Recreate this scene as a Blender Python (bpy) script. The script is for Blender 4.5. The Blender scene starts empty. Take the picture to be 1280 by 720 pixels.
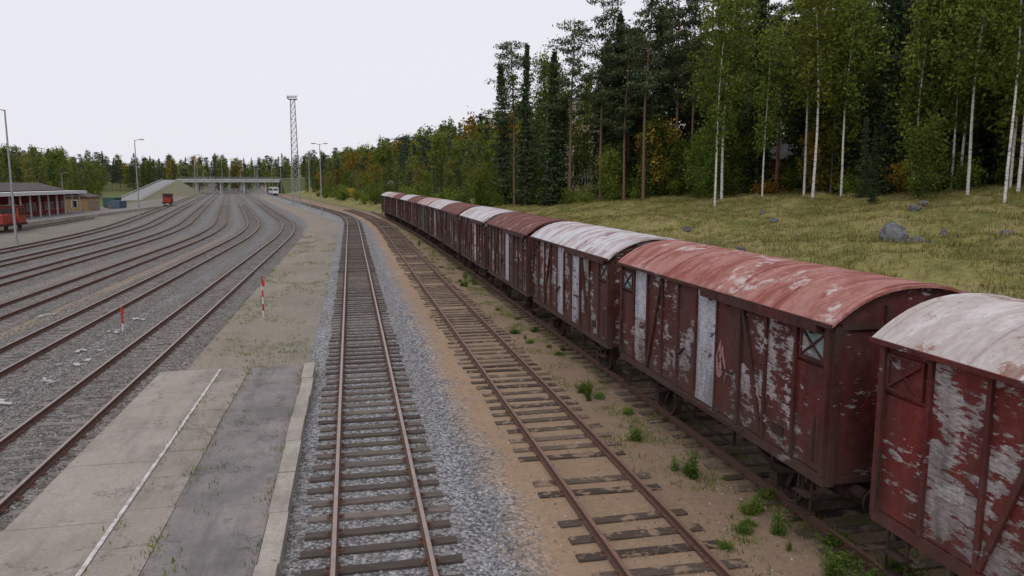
import bpy, math, random
import numpy as np
from mathutils import Vector, Matrix, noise as mn
random.seed(7); rng=np.random.default_rng(7)
scene=bpy.context.scene
def lerp(a,b,t): return a+(b-a)*t
# ------------------------------------------------------------------ paths
S=.145
def bend(Y,Y0,L=50.,s=S):
    t=max(Y-Y0,0.); m=min(t,L); return s*(m*m/(2*L)+max(t-L,0.))
def gx(Y): return -bend(Y,100.)
WX=9.12
def x3(Y): return WX-max(Y-60,0)**2/3200.
HX=[-900,-300,-120,-62,11.2,13,16,22,30,40,55,80,120,200,400,900]
HZ=[24,14,3,0,0,.25,.9,1.9,2.9,3.9,5.4,9,15,24,38,50]
def hgt(X,Y):
    xp=X-gx(Y)
    h=float(np.interp(xp,HX,HZ))
    if xp>13: 
        k=min((xp-13)/12,1); h+=k*(.28*math.sin(X*.31+Y*.17)+.2*math.sin(X*.13-Y*.23+1)+.1*math.sin(X*.9+Y*.7))
        if xp<70: h+=k*(.5*mn.noise(Vector((X*.35,Y*.35,0)))+.22*mn.noise(Vector((X*.9,Y*.9,4))))
    if Y>500: h+=19*min((Y-500)/300.,1)
    return h
# ------------------------------------------------------------------ mesh builder
class MB:
    def __init__(s): s.v=[];s.f=[];s.m=[];s.sm=[];s.t=[]
    def add(s,vs,fs,mat=0,smooth=False,tint=.5):
        b=len(s.v); s.v.extend([tuple(p) for p in vs]); s.t.extend([tint]*len(vs))
        for f in fs:
            s.f.append(tuple(i+b for i in f)); s.m.append(mat); s.sm.append(smooth)
    def box(s,x0,x1,y0,y1,z0,z1,mat=0,tint=.5):
        s.add([(x0,y0,z0),(x1,y0,z0),(x1,y1,z0),(x0,y1,z0),(x0,y0,z1),(x1,y0,z1),(x1,y1,z1),(x0,y1,z1)],
              [(0,3,2,1),(4,5,6,7),(0,1,5,4),(1,2,6,5),(2,3,7,6),(3,0,4,7)],mat,False,tint)
    def obox(s,c,size,rz=0,mat=0,tint=.5,rx=0):
        M=Matrix.Translation(c)@Matrix.Rotation(rz,4,'Z')@Matrix.Rotation(rx,4,'X')
        a,b,d=[q/2 for q in size]
        vs=[M@Vector(p) for p in [(-a,-b,-d),(a,-b,-d),(a,b,-d),(-a,b,-d),(-a,-b,d),(a,-b,d),(a,b,d),(-a,b,d)]]
        s.add(vs,[(0,3,2,1),(4,5,6,7),(0,1,5,4),(1,2,6,5),(2,3,7,6),(3,0,4,7)],mat,False,tint)
    def bar(s,p0,p1,w,h,mat=0,tint=.5):
        p0=Vector(p0);p1=Vector(p1);d=(p1-p0).normalized()
        up=Vector((0,0,1)) if abs(d.z)<.95 else Vector((1,0,0))
        a=d.cross(up).normalized()*w/2; b=a.cross(d).normalized()*h/2
        vs=[p0-a-b,p0+a-b,p0+a+b,p0-a+b,p1-a-b,p1+a-b,p1+a+b,p1-a+b]
        s.add(vs,[(0,1,2,3),(4,7,6,5),(0,4,5,1),(1,5,6,2),(2,6,7,3),(3,7,4,0)],mat,False,tint)
    def cyl(s,p0,p1,r0,r1=None,n=8,mat=0,smooth=True,tint=.5,caps=True):
        if r1 is None: r1=r0
        p0=Vector(p0);p1=Vector(p1);d=(p1-p0).normalized()
        up=Vector((0,0,1)) if abs(d.z)<.95 else Vector((1,0,0))
        a=d.cross(up).normalized(); b=d.cross(a).normalized()
        vs=[]
        for p,r in((p0,r0),(p1,r1)):
            for i in range(n):
                t=2*math.pi*i/n; vs.append(p+a*math.cos(t)*r+b*math.sin(t)*r)
        s.add(vs,[(i,(i+1)%n,n+(i+1)%n,n+i) for i in range(n)],mat,smooth,tint)
        if caps:
            s.add(vs[:n],[tuple(range(n))[::-1]],mat,False,tint); s.add(vs[n:],[tuple(range(n))],mat,False,tint)
    def mesh(s,name,mats):
        me=bpy.data.meshes.new(name); me.from_pydata(s.v,[],s.f)
        for m in mats: me.materials.append(m)
        me.polygons.foreach_set('material_index',s.m); me.polygons.foreach_set('use_smooth',s.sm)
        at=me.attributes.new('tint','FLOAT','POINT'); at.data.foreach_set('value',s.t)
        me.update(); return me
    def build(s,name,mats,loc=(0,0,0),rz=0):
        o=bpy.data.objects.new(name,s.mesh(name,mats)); scene.collection.objects.link(o)
        o.location=loc; o.rotation_euler=(0,0,rz); return o
def place(name,me,loc,rz=0,sc=1,parent=None,scz=None):
    o=bpy.data.objects.new(name,me); scene.collection.objects.link(o)
    o.location=loc;o.rotation_euler=(0,0,rz);o.scale=(sc,sc,scz or sc)
    if parent: o.parent=parent
    return o
def empty(name,loc=(0,0,0)):
    o=bpy.data.objects.new(name,None); scene.collection.objects.link(o); o.location=loc; return o
def np_mesh(name,V,F,mats,tint,k):
    me=bpy.data.meshes.new(name); n=len(V); m=len(F)
    me.vertices.add(n); me.vertices.foreach_set('co',V.astype(np.float32).ravel())
    me.loops.add(m*k); me.loops.foreach_set('vertex_index',F.astype(np.int32).ravel())
    me.polygons.add(m); me.polygons.foreach_set('loop_start',np.arange(0,m*k,k,dtype=np.int32))
    for q in mats: me.materials.append(q)
    at=me.attributes.new('tint','FLOAT','POINT'); at.data.foreach_set('value',tint.astype(np.float32))
    me.update(calc_edges=True); me.validate(); return me
# ------------------------------------------------------------------ material graph helper
class G:
    def __init__(s,name,rough=.85,spec=.3):
        s.m=bpy.data.materials.new(name); s.m.use_nodes=True; s.nt=s.m.node_tree
        s.b=s.nt.nodes['Principled BSDF']; s.b.inputs['Roughness'].default_value=rough
        s.b.inputs['Specular IOR Level'].default_value=spec
        s.out=s.nt.nodes['Material Output']
    def n(s,t,ins=None,**pr):
        nd=s.nt.nodes.new(t)
        for k,v in pr.items(): setattr(nd,k,v)
        for k,v in (ins or {}).items():
            if isinstance(v,bpy.types.NodeSocket): s.nt.links.new(v,nd.inputs[k])
            else: nd.inputs[k].default_value=v
        return nd
    def pos(s): return s.n('ShaderNodeNewGeometry').outputs['Position']
    def obj(s,scale=(1,1,1),rand=True):
        tc=s.n('ShaderNodeTexCoord').outputs['Object']
        if rand:
            r=s.n('ShaderNodeObjectInfo').outputs['Random']
            r=s.math('MULTIPLY',r,97.)
            c=s.n('ShaderNodeCombineXYZ',{0:r,1:r,2:r}).outputs[0]
            tc=s.n('ShaderNodeVectorMath',{0:tc,1:c},operation='ADD').outputs[0]
        return s.n('ShaderNodeMapping',{'Vector':tc,'Scale':scale}).outputs[0]
    def map(s,v,scale): return s.n('ShaderNodeMapping',{'Vector':v,'Scale':scale}).outputs[0]
    def math(s,op,a,b=0.,c=None,clamp=False):
        ins={0:a,1:b}
        if c is not None: ins[2]=c
        return s.n('ShaderNodeMath',ins,operation=op,use_clamp=clamp).outputs[0]
    def noise(s,v,scale,detail=4,rough=.55,dist=0):
        return s.n('ShaderNodeTexNoise',{'Vector':v,'Scale':scale,'Detail':detail,'Roughness':rough,'Distortion':dist}).outputs[0]
    def vor(s,v,scale): return s.n('ShaderNodeTexVoronoi',{'Vector':v,'Scale':scale})
    def step(s,v,a,b,lo=0.,hi=1.):
        return s.n('ShaderNodeMapRange',{'Value':v,'From Min':a,'From Max':b,'To Min':lo,'To Max':hi}).outputs[0]
    def mix(s,f,a,b,blend='MIX'):
        nd=s.nt.nodes.new('ShaderNodeMix'); nd.data_type='RGBA'; nd.blend_type=blend
        for i,v in((0,f),(6,a),(7,b)):
            if isinstance(v,bpy.types.NodeSocket): s.nt.links.new(v,nd.inputs[i])
            else:
                nd.inputs[i].default_value=v if i==0 else (tuple(v)+(1,))[:4]
        return nd.outputs[2]
    def scale(s,col,f):
        return s.n('ShaderNodeVectorMath',{0:col,3:f},operation='SCALE').outputs[0]
    def ramp(s,f,stops,interp='LINEAR'):
        nd=s.n('ShaderNodeValToRGB',{0:f}); cr=nd.color_ramp; cr.interpolation=interp
        while len(cr.elements)<len(stops): cr.elements.new(.5)
        for e,(p,c) in zip(cr.elements,stops): e.position=p
        for e,(p,c) in zip(cr.elements,stops):
            e.position=p; e.color=tuple(c)+(1,) if len(c)==3 else c
        return nd.outputs[0]
    def tint(s): return s.n('ShaderNodeAttribute',attribute_name='tint').outputs['Fac']
    def col(s,c): 
        if isinstance(c,bpy.types.NodeSocket): s.nt.links.new(c,s.b.inputs['Base Color'])
        else: s.b.inputs['Base Color'].default_value=tuple(c)+(1,)
        return s
    def bump(s,h,dist=.02,strength=1.):
        nd=s.n('ShaderNodeBump',{'Height':h,'Distance':dist,'Strength':strength}); s.nt.links.new(nd.outputs[0],s.b.inputs['Normal'])

def simple(name,c,var=.35,scale=3.,rough=.8,spec=.3,dark=None,rand=True):
    g=G(name,rough,spec); v=g.obj(rand=rand); a=g.noise(v,scale,6,.65)
    d=dark or tuple(x*.5 for x in c)
    g.col(g.mix(g.step(a,.5-var,.5+var),d,c)); return g.m
def peel(name,paint,amount,primer=(.42,.39,.39),wood=(.2,.18,.17),big=1.):
    g=G(name,.68,.25)
    va=g.obj((1,.6,2.2)); vb=g.obj(); vc=g.obj((1,1,.22))
    n1=g.noise(va,4.2,10,.74); n2=g.noise(vb,.95*big,3,.6); n3=g.noise(vc,3.,6,.6)
    v=g.math('ADD',g.math('MULTIPLY',n1,.5),g.math('MULTIPLY',n2,.5))
    mask=g.step(v,amount,amount+.015)
    p=g.mix(g.step(n3,.35,.65),tuple(x*.42 for x in paint),paint)
    hue=g.noise(vb,.6,4,.6); p=g.mix(g.step(hue,.42,.62,0,.8),p,(paint[0]*.62,paint[1]*1.15+.006,paint[2]*1.1+.004))
    fad=g.noise(vb,7,8,.7)
    p=g.mix(g.step(fad,.48,.75,0,.4),p,(paint[0]*1.05+.05,paint[1]*1.6+.05,paint[2]*1.6+.045))
    w=g.mix(g.step(g.noise(va,11,6,.7),.4,.6),wood,primer)
    ring=g.step(v,amount-.022,amount,0,.6); p=g.mix(ring,p,tuple(x*.5 for x in paint))
    c=g.mix(mask,p,w); 
    dirt=g.step(g.noise(vc,2.2,6,.65),.47,.72,0,.65)
    c=g.mix(dirt,c,(.045,.03,.025))
    z=g.n('ShaderNodeSeparateXYZ',{0:g.n('ShaderNodeTexCoord').outputs['Object']}).outputs[2]
    gr=g.math('MULTIPLY',g.step(z,2.5,1.4),g.noise(vc,5,5,.6)); c=g.mix(g.math('MULTIPLY',gr,.9),c,(.075,.05,.04))
    g.col(c); g.bump(mask,.005,-.7); return g.m
def roofm(name,base,second,rust,a1=.5,a2=.6):
    g=G(name,.75,.2); v=g.obj(); vs=g.obj((.3,1,.5))
    n1=g.noise(vs,1.9,10,.72); n2=g.noise(v,.8,10,.78); n3=g.noise(v,9,5,.7)
    c=g.mix(g.step(n1,a1-.05,a1+.06),base,second)
    c=g.mix(g.step(n2,a2,a2+.05,0,.9),c,rust)
    c=g.mix(g.step(n3,.45,.72,0,.45),c,tuple(x*.5 for x in base))
    st=g.noise(g.obj((.5,7,.5)),1.5,5,.6); c=g.mix(g.step(st,.5,.7,0,.4),c,tuple(x*.55 for x in second))
    rs=g.noise(v,2.3,8,.75); c=g.mix(g.step(rs,.6,.68,0,.75),c,(.17,.065,.035))
    g.col(c); g.bump(n3,.012,.35); return g.m

# ------------------------------------------------------------------ ground
def ground_mat():
    g=G('ground_soil_gravel_grass',.95,.15); P=g.pos()
    sp=g.n('ShaderNodeSeparateXYZ',{0:P}); X,Y=sp.outputs[0],sp.outputs[1]
    t=g.math('MAXIMUM',g.math('SUBTRACT',Y,100.),0.); m=g.math('MINIMUM',t,50.)
    b=g.math('MULTIPLY',g.math('ADD',g.math('MULTIPLY',g.math('MULTIPLY',m,m),.01),g.math('MAXIMUM',g.math('SUBTRACT',t,50.),0.)),S)
    Xp=g.math('ADD',X,b)
    j=g.noise(P,.45,6,.65); Xj=g.math('ADD',Xp,g.math('MULTIPLY',g.math('SUBTRACT',j,.5),2.))
    u=g.n('ShaderNodeMapRange',{'Value':Xj,'From Min':-60.,'From Max':60.}).outputs[0]
    q=lambda x:(x+60)/120
    grass=(.2,.185,.065); grey=(.26,.26,.275); sand=(.34,.235,.155); earth=(.275,.24,.19)
    base=g.ramp(u,[(q(-60),(.07,.085,.03)),(q(-52),(.12,.12,.06)),(q(-46),(.22,.2,.16)),(q(-33),(.22,.2,.17)),(q(-29),(.2,.195,.19)),(q(-19.6),(.2,.195,.19)),(q(-19),(.26,.21,.16)),(q(-18.2),(.2,.195,.19)),
      (q(-15.5),(.21,.2,.195)),(q(-14.3),(.3,.235,.17)),(q(-13.5),(.2,.195,.195)),(q(-6.3),(.2,.198,.2)),(q(-5.8),earth),(q(-1.5),(.25,.22,.18)),(q(-1.2),grey),(q(2.6),grey),(q(3.0),sand),(q(9.6),(.24,.17,.12)),
      (q(11),(.16,.125,.075)),(q(12.3),grass),(q(60),(.13,.14,.05))])
    st=g.ramp(u,[(q(-46),(.2,)*3),(q(-33),(.8,)*3),(q(-6.3),(1,)*3),(q(-5.8),(.25,)*3),(q(-1.5),(.3,)*3),(q(-1.2),(1,)*3),(q(2.6),(1,)*3),(q(3.3),(.12,)*3),(q(11),(.2,)*3),(q(12.5),(0,)*3)])
    gr=g.ramp(u,[(q(-60),(1,)*3),(q(-48),(.8,)*3),(q(-40),(.0,)*3),(q(-6.3),(0,)*3),(q(-5.9),(.62,)*3),(q(-1.5),(.45,)*3),(q(-1.2),(0,)*3),(q(6.2),(0,)*3),(q(7.5),(.55,)*3),(q(9),(.7,)*3),(q(11.3),(1,)*3),(q(12.5),(0,)*3)])
    vo=g.vor(P,13.); cell=g.n('ShaderNodeSeparateColor',{0:vo.outputs['Color']}).outputs[0]
    k=g.math('ADD',1.,g.math('MULTIPLY',g.math('MULTIPLY',g.math('SUBTRACT',cell,.45),1.3),st))
    edge=g.step(vo.outputs['Distance'],.55,.85,1,.45); 
    k=g.math('MULTIPLY',k,g.math('ADD',g.math('MULTIPLY',g.math('SUBTRACT',edge,1.),st),1.))
    c=g.scale(base,k)
    big=g.noise(P,.16,5,.6); c=g.mix(g.step(big,.38,.68,0,.45),c,g.scale(c,.62))
    str_=g.noise(g.map(P,(1.,.12,1.)),.9,6,.65); c=g.mix(g.step(str_,.42,.68,0,.5),c,g.scale(base,.7))
    med=g.noise(P,1.7,7,.7); c=g.mix(g.step(med,.5,.72,0,.4),c,g.scale(base,.6))
    sp2=g.noise(P,9.,8,.8); c=g.mix(g.step(sp2,.58,.78,0,.5),c,(.45,.41,.36)); c=g.mix(g.step(sp2,.42,.25,0,.6),c,(.09,.07,.05))
    pn=g.noise(P,.8,8,.72); thr=g.math('ADD',g.math('MULTIPLY',gr,.55),pn)
    gm=g.step(thr,.93,1.06,0,.75); 
    gcol=g.mix(g.noise(P,6,4,.7),(.06,.085,.02),(.2,.2,.075)); c=g.mix(gm,c,gcol)
    mm=g.step(Xj,11.6,13.)
    mcol=g.ramp(g.noise(P,.24,11,.76),[(.3,(.06,.08,.022)),(.42,(.14,.145,.038)),(.5,(.24,.215,.07)),(.58,(.28,.225,.1)),(.66,(.16,.15,.045)),(.75,(.17,.115,.06))])
    mcol=g.mix(g.step(g.noise(P,1.3,9,.8),.47,.62,0,.7),mcol,(.085,.085,.028))
    mcol=g.mix(g.step(g.noise(P,4.5,7,.8),.5,.68,0,.6),mcol,(.07,.065,.022))
    mcol=g.mix(g.step(g.noise(P,11,6,.8),.52,.72,0,.5),mcol,(.36,.31,.16))
    far=g.step(Xj,56.,66.); mcol=g.mix(far,mcol,(.045,.05,.018))
    c=g.mix(mm,c,mcol); g.col(c)
    h=g.math('ADD',g.math('MULTIPLY',g.math('SUBTRACT',1.,vo.outputs['Distance']),st),g.math('MULTIPLY',sp2,.45))
    h=g.math('ADD',h,g.math('MULTIPLY',g.math('MULTIPLY',g.noise(P,2.2,6,.7),mm),4.))
    g.bump(h,.05,.9); return g.m
def grid(name,xs,ys,mat):
    n=len(xs); V=[];F=[]
    for y in ys:
        for x in xs: V.append((x,y,hgt(x,y)))
    V=np.array(V); 
    for j in range(len(ys)-1):
        for i in range(n-1): F.append((j*n+i,j*n+i+1,(j+1)*n+i+1,(j+1)*n+i))
    me=np_mesh(name,V,np.array(F),[mat],np.full(len(V),.5),4)
    me.polygons.foreach_set('use_smooth',[True]*len(F))
    o=bpy.data.objects.new(name,me); scene.collection.objects.link(o); return o
xs=sorted(set([-1500,-900,-600,-400,-300,-240,-200,-160,-130,-110,-95]+list(range(-85,-10,3))+[x*1.0 for x in range(-10,12)]+[12+x*.7 for x in range(0,84)]+list(range(72,160,4))+[180,210,250,300,400,600,900,1500]))
ys=sorted(set([-80,-40,-20]+list(range(-10,110,1))+list(range(110,150,2))+list(range(150,520,8))+list(range(520,900,30))+[1000,1300,1800,2500]))
grid('ground',xs,ys,ground_mat())

# ------------------------------------------------------------------ ballast materials
def ballast(name,c1,c2,scale=14.):
    g=G(name,.95,.15); P=g.pos(); vo=g.vor(P,scale); cell=g.n('ShaderNodeSeparateColor',{0:vo.outputs['Color']}).outputs[0]
    c=g.mix(cell,tuple(x*.45 for x in c1),tuple(min(1,x*1.6) for x in c1))
    c=g.mix(g.step(g.noise(g.map(P,(1.,.2,1.)),1.1,5,.6),.35,.65),c,g.mix(cell,tuple(x*.45 for x in c2),tuple(x*1.5 for x in c2)))
    c=g.mix(g.step(vo.outputs['Distance'],.5,.85,0,.7),c,(.03,.027,.025)); g.col(c)
    g.bump(g.math('SUBTRACT',1.,vo.outputs['Distance']),.05,1.); return g.m
M_bgrey=ballast('ballast_grey',(.27,.27,.285),(.23,.22,.21)); M_bbrown=ballast('ballast_brown',(.21,.195,.18),(.175,.16,.145)); M_bsand=simple('sandy_bed',(.27,.18,.11),.25,4,.95)
def sleeperm(name,a,b,gravel=0.):
    g=G(name,.9,.2); t=g.tint(); P=g.pos(); n=g.noise(g.map(P,(1.2,9,4)),3,8,.7)
    c=g.mix(t,a,b); c=g.mix(g.step(n,.3,.7,.75,0),c,(.03,.025,.02))
    if gravel: c=g.mix(g.step(g.noise(P,2.2,8,.75),.56-gravel*.1,.6-gravel*.1),c,(.2,.185,.17) if gravel>.5 else (.24,.17,.12))
    g.col(c); g.bump(n,.01,.6); return g.m
M_sl1=sleeperm('sleeper_weathered',(.085,.066,.056),(.25,.205,.18)); M_sl2=sleeperm('sleeper_brown',(.065,.046,.038),(.22,.165,.13),.25); M_sl3=sleeperm('sleeper_buried',(.1,.085,.072),(.21,.185,.165),.9)
M_rail=simple('rail_rust',(.15,.075,.05),.3,12,.8,.3,(.06,.035,.03),False)
M_top=simple('rail_head_worn',(.3,.23,.2),.3,3,.42,.6,(.17,.12,.1),False); M_top2=simple('rail_head_rusty',(.23,.13,.09),.3,5,.6,.4,(.12,.065,.05),False)
# ------------------------------------------------------------------ tracks
GA=.795
PROF=[(-.07,0),(-.07,.02),(-.012,.035),(-.012,.11),(-.037,.12),(-.037,.155),(.037,.155),(.037,.12),(.012,.11),(.012,.035),(.07,.02),(.07,0)]
def track(fx,y0,y1,bed,sl,top,zt=.1,spacing=.6,jit=.02,miss=0.,bedw=1.9,bd=.035):
    b=MB(); yy=[];y=y0
    while y<y1: yy.append(y); y+=3 if y<200 else 8
    yy.append(y1)
    def frame(y):
        x=fx(y); dx=(fx(y+.5)-fx(y-.5)); l=math.hypot(1,dx); return x,dx/l,1/l
    if bed is not None:
        pr=[(-bedw,.012),(-1.42,zt-bd),(1.42,zt-bd),(bedw,.012)]
        vs=[];fs=[]
        for y in yy:
            x,tx,ty=frame(y)
            for (o,z) in pr: vs.append((x+o*ty,y-o*tx,z))
        for j in range(len(yy)-1):
            for i in range(3): fs.append((j*4+i,j*4+i+1,j*4+4+i+1,j*4+4+i))
        b.add(vs,fs,0)
    for sgn in(-1,1):
        vs=[];n=len(PROF)
        for y in yy:
            x,tx,ty=frame(y)
            for (o,z) in PROF: oo=sgn*GA+o; vs.append((x+oo*ty,y-oo*tx,zt+.006+z))
        fs=[];ft=[]
        for j in range(len(yy)-1):
            for i in range(n):
                f=(j*n+i,j*n+(i+1)%n,(j+1)*n+(i+1)%n,(j+1)*n+i)
                (ft if i==5 else fs).append(f)
        base=len(b.v); b.add(vs,fs,2)
        for f in ft: b.f.append(tuple(i+base for i in f)); b.m.append(3); b.sm.append(False)
    y=y0
    while y<y1 and y<230:
        x,tx,ty=frame(y); a=-math.atan2(tx,ty)
        if random.random()>miss:
            L=2.62+random.uniform(-.08,.08); w=.25+random.uniform(-.02,.02)
            ox=random.uniform(-jit,jit)*2; oa=random.gauss(0,jit*.35)
            b.obox((x+ox,y,zt-.08+random.uniform(-.01,.004)),(L,w,.16),a+oa,1,random.random())
            if y<55:
                for sg in(-1,1):
                    b.obox((x+sg*GA*ty,y,zt+.004),(.32,.16,.02),a,2)
                    for q in(-.1,.1): b.obox((x+(sg*GA+q)*ty,y+random.choice((-.04,.04)),zt+.03),(.045,.05,.05),a,2)
        y+=spacing*(1+random.uniform(-jit,jit)*2)
    b.build('railway_track',[bed or M_bsand,sl,M_rail,top])
T1X=.36
track(lambda y:T1X-bend(y,118),-6,520,M_bgrey,M_sl1,M_top,.12,.67,.02,0,1.9,.05)
track(lambda y:5.0-bend(y,100,60,.1),-6,185,None,M_sl2,M_top2,.035,.69,.06,.02)
track(x3,-8,170,None,M_sl2,M_top2,.04,.68,.05)
for X0,Y0 in((-7.6,85),(-12.2,82),(-16.8,80),(-21.9,80),(-26.6,80),(-31.4,80),(-43.6,110)):
    near=X0>-15
    track(lambda y,X0=X0,Y0=Y0:X0-bend(y,Y0),-6 if X0>-13 else 10,520 if X0>-40 else 150,M_bbrown,M_sl3,M_top if near else M_top2,.09,.64,.02,0,1.9,.012 if not near else .02)

# ------------------------------------------------------------------ loose stones
def ico():
    p=(1+5**.5)/2
    v=np.array([(-1,p,0),(1,p,0),(-1,-p,0),(1,-p,0),(0,-1,p),(0,1,p),(0,-1,-p),(0,1,-p),(p,0,-1),(p,0,1),(-p,0,-1),(-p,0,1)],float); v/=np.linalg.norm(v[0])
    f=np.array([(0,11,5),(0,5,1),(0,1,7),(0,7,10),(0,10,11),(1,5,9),(5,11,4),(11,10,2),(10,7,6),(7,1,8),(3,9,4),(3,4,2),(3,2,6),(3,6,8),(3,8,9),(4,9,5),(2,4,11),(6,2,10),(8,6,7),(9,8,1)])
    return v,f
def stones(name,C,R,mat):
    v,f=ico(); N=len(C)
    sc=rng.uniform(.55,1.25,(N,1,3))*R[:,None,None]
    W=v[None]*sc*(1+rng.uniform(-.22,.22,(N,12,1)))
    a=rng.uniform(0,6.28,N); ca,sa=np.cos(a),np.sin(a)
    x=W[:,:,0]*ca[:,None]-W[:,:,1]*sa[:,None]; y=W[:,:,0]*sa[:,None]+W[:,:,1]*ca[:,None]
    W=np.stack([x,y,W[:,:,2]*.8],2)+C[:,None,:]
    F=(f[None]+12*np.arange(N)[:,None,None]).reshape(-1,3)
    me=np_mesh(name,W.reshape(-1,3),F,[mat],np.repeat(rng.random(N),12),3)
    o=bpy.data.objects.new(name,me); scene.collection.objects.link(o); return o
def stonem(name,stops):
    g=G(name,.9,.2); c=g.ramp(g.tint(),stops); n=g.noise(g.pos(),30,3); g.col(g.mix(g.step(n,.3,.7,.3,0),c,(.05,.05,.05))); return g.m
M_st=stonem('crushed_granite',[(0,(.1,.1,.105)),(.4,(.23,.23,.245)),(.8,(.35,.345,.36)),(1,(.5,.49,.49))])
M_stb=stonem('crushed_granite_brown',[(0,(.08,.07,.065)),(.5,(.2,.185,.17)),(.85,(.3,.285,.27)),(1,(.44,.42,.4))])
def strip(n,x0,x1,y0,y1,zf,r0,r1):
    yy=y0+(y1-y0)*rng.random(n)**1.25; xx=rng.uniform(x0,x1,n)
    zz=np.array([zf(a) for a in xx]); return np.stack([xx,yy,zz],1),rng.uniform(r0,r1,n)
def bedz(c,t=.05): return lambda a: t if abs(a-c)<1.42 else max(.005,t-.1*(abs(a-c)-1.42))
C,R=strip(18000,-1.2,2.75,8,40,bedz(T1X),.022,.047); 
keep=(C[:,0]<2.4)|(rng.random(len(C))<.5); stones('ballast_gravel',C[keep],R[keep],M_st)
C,R=strip(14000,-9.9,-6.25,12,42,bedz(-7.6,.065),.022,.042); stones('ballast_gravel',C,R,M_stb)
C,R=strip(6000,-14.5,-10,20,48,bedz(-12.2,.06),.025,.045); stones('ballast_gravel',C,R,M_stb)
C,R=strip(2600,2.7,11,8,45,lambda a:.004,.012,.034); stones('scattered_pebbles',C,R,M_st)

# ------------------------------------------------------------------ platform
def conc(name,a,b,crack=True,sc=1.):
    g=G(name,.9,.2); P=g.pos(); n=g.noise(P,.7*sc,9,.68); f=g.noise(P,14,6,.75)
    c=g.mix(g.step(n,.35,.65),a,b); c=g.mix(g.step(f,.4,.7,0,.45),c,tuple(x*.55 for x in a))
    s=g.noise(g.map(P,(1,.15,1)),2.,6,.7); c=g.mix(g.step(s,.5,.66,0,.5),c,tuple(x*.6 for x in a))
    b2=g.noise(P,.33,6,.7); c=g.mix(g.step(b2,.5,.6,0,.4),c,tuple(x*.62 for x in a))
    sd=g.noise(P,.9,8,.75); c=g.mix(g.step(sd,.57,.66,0,.45),c,(.3,.235,.175))
    if crack:
        vo=g.n('ShaderNodeTexVoronoi',{'Vector':g.n('ShaderNodeVectorMath',{0:P,1:g.n('ShaderNodeVectorMath',{0:g.n('ShaderNodeTexNoise',{'Vector':P,'Scale':1.,'Detail':8.,'Roughness':.7}).outputs['Color'],1:(2.6,2.6,2.6)},operation='MULTIPLY').outputs[0]},operation='ADD').outputs[0],'Scale':.33},feature='DISTANCE_TO_EDGE')
        br=g.step(g.noise(P,.5,2),.42,.55,0,.8)
        c=g.mix(g.math('MULTIPLY',g.step(vo.outputs[0],.0,.012,1,0),br),c,(.04,.04,.03))
    m=g.noise(P,1.6,6,.7); c=g.mix(g.step(m,.63,.7,0,.6),c,(.1,.11,.05))
    g.col(c); g.bump(f,.01,.5); return g.m
M_c1=conc('concrete_slab',(.29,.255,.22),(.38,.34,.3)); M_c2=conc('concrete_strip',(.25,.22,.185),(.34,.3,.265))
M_as=conc('worn_asphalt',(.17,.155,.15),(.27,.245,.235)); M_kerb=conc('kerb_concrete',(.3,.265,.225),(.42,.38,.33),False,2.)
M_line=G('worn_white_paint',.7); 
_n=M_line.noise(M_line.pos(),3,9,.8); M_line.col(M_line.mix(M_line.step(_n,.38,.6),(.62,.6,.57),(.34,.31,.28))); M_line=M_line.m
b=MB(); PT=.3; YE=26.0
b.box(-6.2,-1.64,-6,YE-.02,-.1,PT-.03,1)
y=-6
while y<YE-.1:
    y2=min(y+random.choice((3.1,3.4,4.2)),YE-.03); b.box(-6.18+random.uniform(-.04,.04),-4.39,y+.008,y2-.008,PT-.03,PT+random.uniform(-.005,.005),0); y=y2
y=-6
while y<YE-.1:
    y2=min(y+1.6,YE-.03); b.box(-4.275,-3.42+random.uniform(-.03,.015),y+.012,y2-.012,PT-.03,PT-.002+random.uniform(-.012,.006),1); y=y2
b.box(-4.38,-4.3,-6,YE-.04,PT-.03,PT+.004,4)
b.box(-3.4,-1.65,-6,YE-.03,PT-.03,PT-.012,2)
y=-6
while y<YE:
    y2=min(y+2.,YE+.02); o=random.uniform(-.03,.03); b.box(-1.63+o,-1.29+o,y+.015,y2-.01,-.05,PT+.06+random.uniform(-.02,.012),3); y=y2
b.box(-6.25,-1.64,YE,YE+.14,-.05,PT-.06,3)
b.build('loading_platform',[M_c1,M_c2,M_as,M_kerb,M_line])
b=MB()
for x,y in((-9.8,31),(-9.6,26.5),(-10.2,24),(-9.8,22),(-14.3,33),(-9.8,29),(-10.1,35),(-14.5,30),(-18.8,36),(-9.7,19.5),(-10,38),(-14.6,40)):
    for k in range(4):
        b.obox((x+random.uniform(-.5,.5),y+random.uniform(-.4,.4),.07),(random.uniform(.1,.45),random.uniform(.06,.2),.03),random.uniform(0,3),0,.5,random.uniform(-.1,.1))
b.build('concrete_scraps',[simple('chalky_concrete',(.55,.54,.52),.3,5)])
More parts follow.
